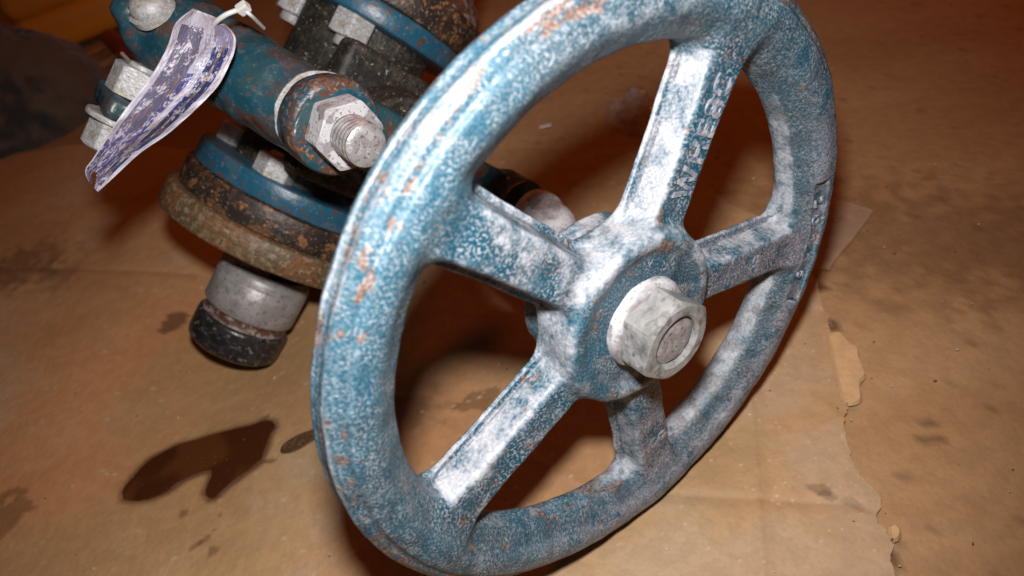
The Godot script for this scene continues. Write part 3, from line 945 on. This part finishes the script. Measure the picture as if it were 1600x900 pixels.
func sheet_color(x: float, z: float) -> Color:
	var a := n_lo.get_noise_2d(x * 190.0 + 300.0, z * 260.0)
	var b := n_mid.get_noise_2d(x * 240.0, z * 420.0)
	var c := Color(0.46, 0.285, 0.142).lerp(Color(0.40, 0.232, 0.108), ss(-0.3, 0.35, a + 0.35 * b))
	c = c.lerp(Color(0.46, 0.33, 0.21), 0.6 * ss(0.0, 0.45, -a + 0.5 * b))
	c = c.lerp(Color(0.44, 0.21, 0.085), 0.6 * ss(0.1, 0.5, n_lo.get_noise_2d(x * 130.0 - 90.0, z * 160.0)))
	c = c * (1.0 + 0.30 * ss(-0.08, -0.36, x))  # flash falloff offset in the colour: sheet painted lighter towards the left
	for q in [[Vector2(0.0655, -0.2159), Vector2(0.0469, -0.1125), 0.0012], [Vector2(0.0038, -0.1653), Vector2(0.0969, -0.1490), -0.0010], [Vector2(-0.5849, -0.4538), Vector2(-0.3360, -0.3969), -0.0010], [Vector2(-0.1327, -0.2350), Vector2(-0.0034, -0.1598), 0.0006], [Vector2(-0.3043, -0.1453), Vector2(-0.1491, -0.1348), -0.0008]]:
		c = c.lerp(Color(0.28, 0.16, 0.08), 0.35 * crease(x, z, q[0], q[1], 0.0012))
	for q in [[-0.0895, -0.2344, 0.55, 0.0090, 1.50, 0.00], [-0.2399, -0.2488, 0.50, 0.0050, 1.00, 0.00], [-0.2439, -0.1804, 0.50, 0.0022, 1.00, 0.00], [-0.2439, -0.1708, 0.50, 0.0020, 1.00, 0.00], [-0.2463, -0.1662, 0.50, 0.0020, 2.00, 0.60], [-0.2511, -0.1618, 0.50, 0.0020, 2.40, 0.70], [-0.2390, -0.1586, 0.50, 0.0030, 1.40, 0.00], [-0.2689, -0.1841, 0.50, 0.0022, 1.40, 0.00], [-0.2220, -0.2142, 0.60, 0.0025, 2.00, 0.00], [-0.3363, -0.3493, 0.75, 0.0100, 1.20, 0.00], [0.0820, -0.1591, 0.45, 0.0028, 2.00, -0.50], [0.0862, -0.1553, 0.40, 0.0022, 2.40, -0.50], [0.0945, -0.1505, 0.25, 0.0030, 2.60, -0.50], [-0.1410, -0.2361, 0.40, 0.0160, 2.00, 0.00], [-0.5256, -0.4396, 0.50, 0.0300, 1.60, 0.20], [-0.4731, -0.4207, 0.40, 0.0200, 1.20, 0.00], [-0.3932, -0.1952, 0.50, 0.0140, 1.20, 0.00], [-0.0293, -0.1590, 0.40, 0.0080, 1.50, 0.00]]:
		c = c.lerp(Color(0.105, 0.05, 0.022), q[2] * spot(x, z, Vector2(q[0], q[1]), q[3], q[4], q[5]))
	if x < -0.1 and z > -0.36:   # the soaked margin of the oil
		var near := 1.0
		for k in OIL.size():
			near = minf(near, Geometry2D.get_closest_point_to_segment(Vector2(x, z), OIL[k], OIL[(k + 1) % OIL.size()]).distance_to(Vector2(x, z)))
		if near < 0.008:
			c = c.lerp(Color(0.14, 0.062, 0.024), 0.85 * ss(0.0045, 0.0, near + 0.002 * b) + 0.12 * ss(0.008, 0.0, near))
	var sp := n_sp.get_noise_2d(x * 1400.0 + 77.0, z * 1400.0)
	c = c.lerp(Color(0.66, 0.55, 0.42), 0.6 * ss(0.64, 0.75, sp))
	return c


func blot(outline: Array, height: float, raise: float, lift := 0.0) -> Mb:   # a low slab with rounded rim on the sheet, from an outline in the floor's plane
	var pts := curve(outline + [outline[0]], 5)
	pts.pop_back()
	var poly := PackedVector2Array(pts)
	var b := Mb.new()
	var inner := Geometry2D.offset_polygon(poly, -0.0012)
	var top: PackedVector2Array = inner[0] if inner.size() else poly
	var tri := Geometry2D.triangulate_polygon(top)
	var f := b.v.size()
	var mid := Vector2.ZERO
	for p in top:
		mid += p / top.size()
	for p in top:
		b.add(Vector3(p.x, sheet_y(p.x, p.y) + height + raise + lift * ss(0.0, 0.03, p.x - mid.x + 0.01), p.y), Vector3.UP)
	for k in range(0, tri.size(), 3):
		b.tri(f + tri[k], f + tri[k + 1], f + tri[k + 2])
	var n := top.size()
	for k in n:
		var p := top[k]
		var q := top[(k + 1) % n]
		var o := (q - p).orthogonal().normalized() * (1.0 if Geometry2D.is_polygon_clockwise(top) else -1.0)
		if Geometry2D.is_point_in_polygon((p + q) * 0.5 + o * 0.0004, top):
			o = -o
		var e := o * 0.0012
		var nn := Vector3(o.x, 0.8, o.y).normalized()
		var y0 := b.v[f + k].y
		var y1 := b.v[f + (k + 1) % n].y
		var a0 := b.add(Vector3(p.x, y0, p.y), nn)
		var a1 := b.add(Vector3(q.x, y1, q.y), nn)
		var a2 := b.add(Vector3(q.x + e.x, sheet_y(q.x, q.y) + raise - 0.0004 + lift * 0.6 * (1.0 if lift > 0.0 else 0.0), q.y + e.y), nn)
		var a3 := b.add(Vector3(p.x + e.x, sheet_y(p.x, p.y) + raise - 0.0004 + lift * 0.6 * (1.0 if lift > 0.0 else 0.0), p.y + e.y), nn)
		b.quad(a0, a1, a2, a3)
	return b


func make_floor_things() -> void:
	var oil := mat(layers(256, Color(0.060, 0.0170, 0.0052), [[111, 0.006, 2, 0.35, 0.75, Color(0.105, 0.034, 0.0105, 0.9)], [112, 0.16, 1, 0.93, 0.97, Color(0.45, 0.36, 0.25, 0.9)]]), 0.28, 0.0, 14.0, bump(44, 0.06, 4), 0.015)
	tag(obj("oil_puddle", blot(OIL, 0.0007, 0.0), oil), "dark brown wet oil puddle with a curved arm on the cardboard left of the wheel", "oil stain")
	tag(obj("oil_streak", blot([Vector2(-0.2179, -0.2203), Vector2(-0.2169, -0.2265), Vector2(-0.2089, -0.2318), Vector2(-0.1977, -0.2345), Vector2(-0.1856, -0.2375), Vector2(-0.1801, -0.2308), Vector2(-0.1916, -0.2259), Vector2(-0.2045, -0.2186), Vector2(-0.2138, -0.2176)], 0.0005, 0.0), mat(layers(256, Color(0.085, 0.042, 0.02), [[113, 0.08, 2, 0.5, 0.7, Color(0.14, 0.075, 0.035, 0.9)]]), 0.45)), "narrow brown oil streak between the big puddle and the wheel rim", "oil stain")


# ---------------------------------------------------------------- the tag and the small things
func make_tag() -> void:
	var left := curve([Vector3(-0.16411, 0.23055, -0.29678), Vector3(-0.17043, 0.22887, -0.28941), Vector3(-0.17328, 0.22419, -0.27975), Vector3(-0.17764, 0.21985, -0.27154), Vector3(-0.18451, 0.21508, -0.26524), Vector3(-0.19343, 0.21004, -0.26111), Vector3(-0.20161, 0.20499, -0.25857), Vector3(-0.21141, 0.19839, -0.25556), Vector3(-0.21936, 0.19285, -0.25258), Vector3(-0.22491, 0.18915, -0.25052), Vector3(-0.22469, 0.18482, -0.24762)], 5)
	var right := curve([Vector3(-0.15604, 0.22470, -0.29689), Vector3(-0.14784, 0.21915, -0.28869), Vector3(-0.14708, 0.21547, -0.28080), Vector3(-0.14982, 0.21191, -0.27374), Vector3(-0.15467, 0.20763, -0.26837), Vector3(-0.16240, 0.20347, -0.26538), Vector3(-0.17251, 0.19879, -0.26280), Vector3(-0.18579, 0.19329, -0.26016), Vector3(-0.20064, 0.18875, -0.25672), Vector3(-0.21486, 0.18273, -0.25192), Vector3(-0.22429, 0.17893, -0.24749)], 5)
	var side := 512
	var im := Image.create(256, side, false, Image.FORMAT_RGB8)
	var na := noise(121, 0.02, 4)
	var nb := noise(122, 0.09, 3)
	for y in side:
		var v := float(y) / side
		for x in 256:
			var u := x / 256.0
			var a := na.get_noise_2d(x, y)
			var b := nb.get_noise_2d(x, y)
			var c := Color(0.44, 0.43, 0.52)
			if u > 0.10 and u < 0.47 + 0.03 * a and v > 0.10 and v < 0.66:
				c = c.lerp(Color(0.075, 0.062, 0.125), 0.85 * ss(0.62, 0.25, a + b * 0.6))
			if u > 0.66 and v > 0.06 and v < 0.24:
				c = c.lerp(Color(0.16, 0.15, 0.28), 0.8)
			var stripe := absf(u - 0.80 + 0.06 * v)
			if stripe < 0.11 and v > 0.19 and v < 0.96:
				c = c.lerp(Color(0.030, 0.036, 0.13), ss(0.5, 0.1, a + 0.5 * b))
			if stripe < 0.022 and v > 0.2:
				c = Color(0.15, 0.12, 0.14)
			var second := absf(u - 0.55 + 0.1 * v)
			if second < 0.05 and v > 0.34:
				c = c.lerp(Color(0.07, 0.07, 0.22), ss(0.4, 0.0, a + 0.4 * b))
			if v > 0.66 and u < 0.62:
				c = c.lerp(Color(0.10, 0.075, 0.20), ss(0.0, 0.3, absf(sin(u * 26.0 + a * 4.0)) - 0.35 + 0.5 * b))
			c = c.lerp(Color(0.58, 0.53, 0.60), 0.75 * ss(0.05, 0.6, b * 0.6 + a * 0.7))
			c = c.lerp(Color(0.26, 0.16, 0.12), 0.6 * ss(0.3, 0.5, na.get_noise_2d(x * 2.0 + 500.0, y * 0.6)))
			if u < 0.035 or u > 0.955 or v < 0.02:
				c = Color(0.62, 0.58, 0.64)
			im.set_pixel(x, y, c.linear_to_srgb())
	for k in 10:   # the row of small rings and dashes printed on the dark stripe, and the short lines of print beside it
		var cx := int((0.80 - 0.06 * (0.24 + 0.065 * k)) * 256)
		var cy := int((0.24 + 0.065 * k) * side)
		for y in range(-8, 9):
			for x in range(-8, 9):
				var r := Vector2(x, y * 0.8).length()
				if (k % 3 != 1 and r > 2.6 and r < 5.2) or (k % 3 == 1 and absi(x) < 2 and absi(y) < 6):
					im.set_pixel(cx + x, cy + y, Color(0.75, 0.72, 0.62))
	rng.seed = 5
	for k in 60:
		var x0 := 134 + (k % 5) * 8
		var y0 := 66 + (k / 5) * 12
		for q in 9:
			im.set_pixel(x0 + rng.randi() % 6, y0 + rng.randi() % 7, Color(0.22, 0.22, 0.42))
	var b := Mb.new()
	var rows := left.size()
	var cols := 24
	for face in 2:
		for j in rows:
			var v := float(j) / (rows - 1)
			for k in cols + 1:
				var u := float(k) / cols
				var p: Vector3 = left[j].lerp(right[j], u)
				var out := (CAMERA - p).normalized()
				var bend := sin(u * PI) * 0.0045 * (1.0 - 0.5 * v) + 0.0016 * sin(u * 9.0 + v * 5.0) + 0.0016 * sin(v * 13.0) + 0.0036 * n_lo.get_noise_2d(u * 70.0, v * 200.0) + 0.0010 * absf(n_lo.get_noise_2d(u * 90.0 + 70.0, v * 260.0))
				p += out * bend - out * 0.0006 * face
				b.add(p, out if face == 0 else -out, Color.WHITE, Vector2(u, v))
	var w := cols + 1
	for face in 2:
		var f := face * rows * w
		for j in rows:
			for k in w:
				var o := f + j * w + k
				var dx := b.v[o + (1 if k < cols else 0)] - b.v[o - (1 if k > 0 else 0)]
				var dy := b.v[o + (w if j < rows - 1 else 0)] - b.v[o - (w if j > 0 else 0)]
				var nn := dx.cross(dy).normalized()
				b.n[o] = nn if nn.dot(b.n[o]) > 0.0 else -nn
		for j in rows - 1:
			for k in cols:
				if j >= rows - 6 and k > 5 and k < 15 - (rows - 1 - j):   # the torn notch at the lower end
					continue
				b.quad(f + j * w + k, f + j * w + k + 1, f + (j + 1) * w + k + 1, f + (j + 1) * w + k)
	var m := StandardMaterial3D.new()
	m.albedo_texture = ImageTexture.create_from_image(im)
	m.roughness = 0.35
	m.heightmap_enabled = true
	m.heightmap_texture = bump(42, 0.05, 4)
	m.heightmap_scale = 0.04
	var t := obj("identification_tag", b, m)
	tag(t, "faded purple and white plastic tag hanging from the blue valve arm", "tag")
	# the white cable tie through its corner
	var tie := group("cable_tie", self, Transform3D(Basis(), Vector3(-0.13858, 0.22875, -0.28887)))
	tag(tie, "white plastic cable tie looped through the corner of the purple tag", "cable tie")
	var plastic := plain(lin(0.62, 0.60, 0.58), 0.35)
	plastic.subsurf_scatter_enabled = true
	plastic.subsurf_scatter_strength = 0.2
	var o := Vector3(-0.13858, 0.22875, -0.28887)
	var hd := Mb.new()
	join(hd, rounded_box(Vector3(2.7, 2.3, 2.0), 0.7))
	obj("head", hd, plastic, tie, Transform3D(Basis.from_euler(Vector3(0.5, 0.3, 0.35)), Vector3.ZERO))
	obj("strap", tube(curve([Vector3(-0.15732, 0.22201, -0.29245), Vector3(-0.15487, 0.22441, -0.28821), Vector3(-0.15004, 0.22746, -0.28513), Vector3(-0.14463, 0.22917, -0.28513), Vector3(-0.14003, 0.22888, -0.28798)], 8).map(func(p): return p - o), 0.0011, 0.0011, 8), plastic, tie)
	obj("strap", tube(curve([Vector3(-0.13816, 0.22807, -0.28828), Vector3(-0.13673, 0.22532, -0.28867), Vector3(-0.13808, 0.21998, -0.29448), Vector3(-0.14021, 0.21377, -0.30213)], 8).map(func(p): return p - o), 0.0009, 0.0009, 8), plastic, tie)


func rounded_box(h: Vector3, r: float) -> Mb:   # half sizes in millimetres
	return nets(func(x, y, z): return cast_box_d(x, y, z, Vector3.ZERO, h, r), -h - Vector3.ONE * 1.5, h + Vector3.ONE * 1.5, maxf(h.x / 9.0, 0.35), white_color)[0]


func make_behind() -> void:
	# the knee of someone in dark work trousers, at the left
	var person := group("person", self, Transform3D(Basis(), Vector3(-0.64315, 0.02646, -0.73657) * Vector3(1, 0, 1)))
	tag(person, "person kneeling at the left edge, only a dark grey trouser leg showing", "person")
	var cloth := mat(layers(384, Color(0.11, 0.094, 0.084), [[131, 0.01, 4, 0.45, 0.65, Color(0.12, 0.092, 0.075, 0.8)], [132, 0.15, 1, 0.55, 0.7, Color(0.07, 0.062, 0.056, 0.6)]]), 0.9, 0.0, 9.0, bump(45, 0.15, 2), 0.05)
	cloth.rim_enabled = true
	cloth.rim = 0.4
	var a := Vector3(-0.64315, 0.02646, -0.73657)
	var o := Vector3(a.x, 0, a.z)
	var hip := Vector3(-0.88408, 0.13889, -0.74166)
	var foot := Vector3(-0.82130, -0.00634, -0.63663)
	var leg := func(x, y, z):
		var p := Vector3(x, y, z)
		var d := seg_d(p, (a - o) * 1000.0, (hip - o) * 1000.0, 68.0, 84.0)
		d = smin(d, seg_d(p, (a - o) * 1000.0 + Vector3(0, -6, 0), (foot - o) * 1000.0, 66.0, 58.0), 30.0)
		var t := (p - (a - o) * 1000.0).dot((hip - a).normalized())
		d += 6.0 * sin(t * 0.11 + n_lo.get_noise_3d(x, y, z) * 7.0) * ss(0.0, 120.0, t + 60.0) + n_lo.get_noise_3d(x * 1.5, y * 1.5, z * 1.5) * 7.0
		return d
	var lo := Vector3.ONE * 1e6
	var hi := -lo
	for p in [a, hip, foot]:
		lo = lo.min((p - o) * 1000.0 - Vector3.ONE * 110.0)
		hi = hi.max((p - o) * 1000.0 + Vector3.ONE * 110.0)
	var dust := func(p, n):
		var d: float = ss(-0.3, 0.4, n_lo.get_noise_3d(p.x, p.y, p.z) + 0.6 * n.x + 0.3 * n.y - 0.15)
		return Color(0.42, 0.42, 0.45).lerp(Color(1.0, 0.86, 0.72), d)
	cloth.vertex_color_use_as_albedo = true
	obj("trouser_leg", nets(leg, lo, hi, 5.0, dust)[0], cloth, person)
	# orange-yellow plastic case standing behind the valve
	var case := group("tool_case", self, Transform3D(Basis(Vector3.UP, 0.5), Vector3(-0.68351, 0.00000, -1.04196)))
	tag(case, "orange yellow plastic case lying on the floor behind the valve arm", "case")
	var orange := plain(lin(0.80, 0.27, 0.014), 0.4)
	obj("shell", rounded_box(Vector3(135, 30, 90), 14.0), orange, case, Transform3D(Basis(), Vector3(0, 0.031, 0)))
	obj("lid", rounded_box(Vector3(133, 22, 88), 14.0), orange, case, Transform3D(Basis(), Vector3(0, 0.074, 0)))
	obj("latch", rounded_box(Vector3(9, 15, 5), 2.0), plain(lin(0.02, 0.014, 0.01), 0.5), case, Transform3D(Basis(), Vector3(0.06, 0.05, 0.093)))
	# a loop of orange cord, copper wires in a red sleeve, a pale rod
	var l := []
	for k in 33:
		var t := TAU * k / 24.0
		l.append(Vector3(cos(t) * 0.030, 0.006 + 0.0045 * k / 33.0, sin(t) * 0.034))
	tag(obj("cord_loop", tube(l, 0.0036, 0.0036, 8), plain(lin(0.30, 0.13, 0.045), 0.5), self, Transform3D(Basis(), Vector3(-0.63198, 0.00000, -0.85984))), "small loop of orange brown cord on the floor beside the dark trouser leg", "cord")
	var wires := group("copper_wires", self, Transform3D(Basis(), Vector3(-0.58866, 0.00000, -0.85337)))
	tag(wires, "bundle of bare copper wires with a dark red sleeve, behind the purple tag", "wires")
	var copper := plain(lin(0.52, 0.22, 0.12), 0.35, 0.7)
	var w0 := Vector3(-0.58866, 0.00000, -0.85337)
	var w1 := Vector3(-0.49043, 0.00000, -0.73887)
	rng.seed = 9
	for k in 9:
		var f := (k - 4) * 0.0052
		var across := (w1 - w0).cross(Vector3.UP).normalized()
		var s := Vector3(0, 0.004 + 0.002 * (k % 3), 0) + across * f * 0.55
		var e := (w1 - w0) + Vector3(0, 0.004 + 0.002 * (k % 2), 0) + across * f * 1.35
		obj("wire", tube(curve([s, s.lerp(e, 0.4) + across * rng.randf_range(-0.004, 0.004) + Vector3(0, 0.003, 0), e], 6), 0.0017, 0.0017, 7), copper, wires)
	obj("sleeve", tube([(w0 - w1).normalized() * 0.075 + Vector3(0, 0.012, 0), (w0 - w1).normalized() * 0.03 + Vector3(0, 0.012, 0), (w1 - w0).normalized() * 0.012 + Vector3(0, 0.011, 0)], 0.012, 0.014, 14), plain(lin(0.20, 0.012, 0.012), 0.4), wires)
	tag(obj("wire_rod", tube([Vector3(-0.23668, 0.20213, -0.33891), Vector3(-0.20442, 0.19869, -0.29909)], 0.0011, 0.0011, 8), plain(lin(0.5, 0.45, 0.42), 0.4, 0.3)), "thin pale wire rod slanting out from behind the purple tag", "wire")
	# scraps of clear plastic on the floor
	var clear := StandardMaterial3D.new()
	clear.albedo_color = Color(0.84, 0.76, 0.68, 0.24)
	clear.transparency = BaseMaterial3D.TRANSPARENCY_ALPHA
	clear.roughness = 0.32
	clear.heightmap_enabled = true
	clear.heightmap_texture = bump(42, 0.05, 4)
	clear.heightmap_scale = 0.1
	tag(obj("plastic_film", film([Vector2(0.1112, -0.3060), Vector2(0.1273, -0.2936), Vector2(0.1687, -0.3383), Vector2(0.1437, -0.3777)], 0.0065, 0.002), clear), "clear plastic film scrap with a lifted corner, right of the wheel rim", "plastic scrap")
	var glossy := clear.duplicate()
	glossy.roughness = 0.07
	glossy.albedo_color = Color(0.85, 0.82, 0.8, 0.22)
	tag(obj("plastic_blister", film([Vector2(0.0157, -0.4930), Vector2(0.0532, -0.4774), Vector2(0.0558, -0.5321), Vector2(0.0150, -0.5357)], 0.014, 0.022), glossy), "crumpled clear plastic scrap with glints, seen through the top of the wheel", "plastic scrap")
	tag(obj("paper_scrap", rounded_box(Vector3(5.5, 0.8, 2.0), 0.5), plain(lin(0.6, 0.55, 0.5), 0.7), self, Transform3D(Basis(Vector3.UP, 0.1), Vector3(-0.03914, 0.00300, -0.51084))), "tiny white scrap on the floor, seen between rim and upper spoke", "scrap")


func film(outline: Array, lift: float, crumple: float) -> Mb:   # corners: near left, near right, far right, far left
	var b := Mb.new()
	var k := 22
	for j in k + 1:
		for i in k + 1:
			var u := float(i) / k
			var v := float(j) / k
			var p: Vector2 = outline[0].lerp(outline[1], u).lerp(outline[3].lerp(outline[2], u), v)
			p += Vector2(n_mid.get_noise_2d(u * 30.0, v * 30.0), n_mid.get_noise_2d(u * 30.0 + 60.0, v * 30.0)) * (0.0012 if lift < 0.01 else 0.006)
			var y := ground_y(p.x, p.y) + 0.0015 + lift * ss(0.35, 1.0, u) * (1.0 if lift < 0.01 else ss(0.9, 0.2, v)) + crumple * (0.5 + n_rust.get_noise_2d(u * 22.0, v * 22.0)) * sin(PI * clampf(u, 0.02, 0.98)) * sin(PI * clampf(v, 0.02, 0.98))
			b.add(Vector3(p.x, maxf(y, ground_y(p.x, p.y) + 0.001), p.y), Vector3.UP)
	var w := k + 1
	for j in w:
		for i in w:
			var o := j * w + i
			var dx := b.v[o + (1 if i < k else 0)] - b.v[o - (1 if i > 0 else 0)]
			var dz := b.v[o + (w if j < k else 0)] - b.v[o - (w if j > 0 else 0)]
			var nn := dx.cross(dz).normalized()
			b.n[o] = nn if nn.y > 0.0 else -nn
	for j in k:
		for i in k:
			b.quad(j * w + i, j * w + i + 1, (j + 1) * w + i + 1, (j + 1) * w + i)
	return b


const CAMERA := Vector3(0, 0.32938, 0)


func _ready() -> void:
	# camera
	var cam := Camera3D.new()
	cam.name = "camera"
	cam.transform = Transform3D(Basis(Vector3(0.97865, -0.20552, -0.00000), Vector3(0.14276, 0.67983, -0.71934), Vector3(0.14784, 0.70398, 0.69466)), CAMERA)
	cam.near = 0.02
	cam.far = 60.0
	cam.fov = 45.7345
	var lens := CameraAttributesPhysical.new()
	lens.frustum_focal_length = 28.4533
	lens.frustum_focus_distance = 0.285
	lens.frustum_near = 0.02
	lens.frustum_far = 60.0
	lens.exposure_aperture = 11.0
	cam.attributes = lens
	add_child(cam)
	# the dim warm surroundings, the flash above the lens and a warm work lamp
	var env := Environment.new()
	env.background_mode = Environment.BG_COLOR
	env.background_color = lin(0.026, 0.0095, 0.0035)
	env.tonemap_mode = Environment.TONE_MAPPER_LINEAR
	env.tonemap_exposure = 1.0
	env.sdfgi_enabled = true
	env.ssao_enabled = true
	env.ssil_enabled = true
	var world := WorldEnvironment.new()
	world.name = "environment"
	world.environment = env
	add_child(world)
	var flash := SpotLight3D.new()
	flash.name = "flash"
	flash.transform = Transform3D(Basis.looking_at(Vector3(-0.20995, -0.81734, -0.56657)), Vector3(-0.00067, 0.36998, -0.04100))
	flash.light_energy = 0.172
	flash.light_color = Color(1.0, 0.98, 0.97)
	flash.light_size = 0.012
	flash.spot_range = 20.0
	flash.spot_attenuation = 2.0
	flash.spot_angle = 52.0
	flash.spot_angle_attenuation = 0.75
	flash.shadow_enabled = true
	add_child(flash)
	var lamp := OmniLight3D.new()
	lamp.name = "work_lamp"
	lamp.position = Vector3(0.7, 1.5, -1.3)
	lamp.light_energy = 0.40
	lamp.light_color = Color(1.0, 0.45, 0.13)
	lamp.light_size = 0.25
	lamp.omni_range = 20.0
	lamp.omni_attenuation = 2.0
	lamp.shadow_enabled = true
	add_child(lamp)
	make_materials()
	make_floor()
	make_valve()
	make_floor_things()
	make_grit()
	make_tag()
	make_behind()
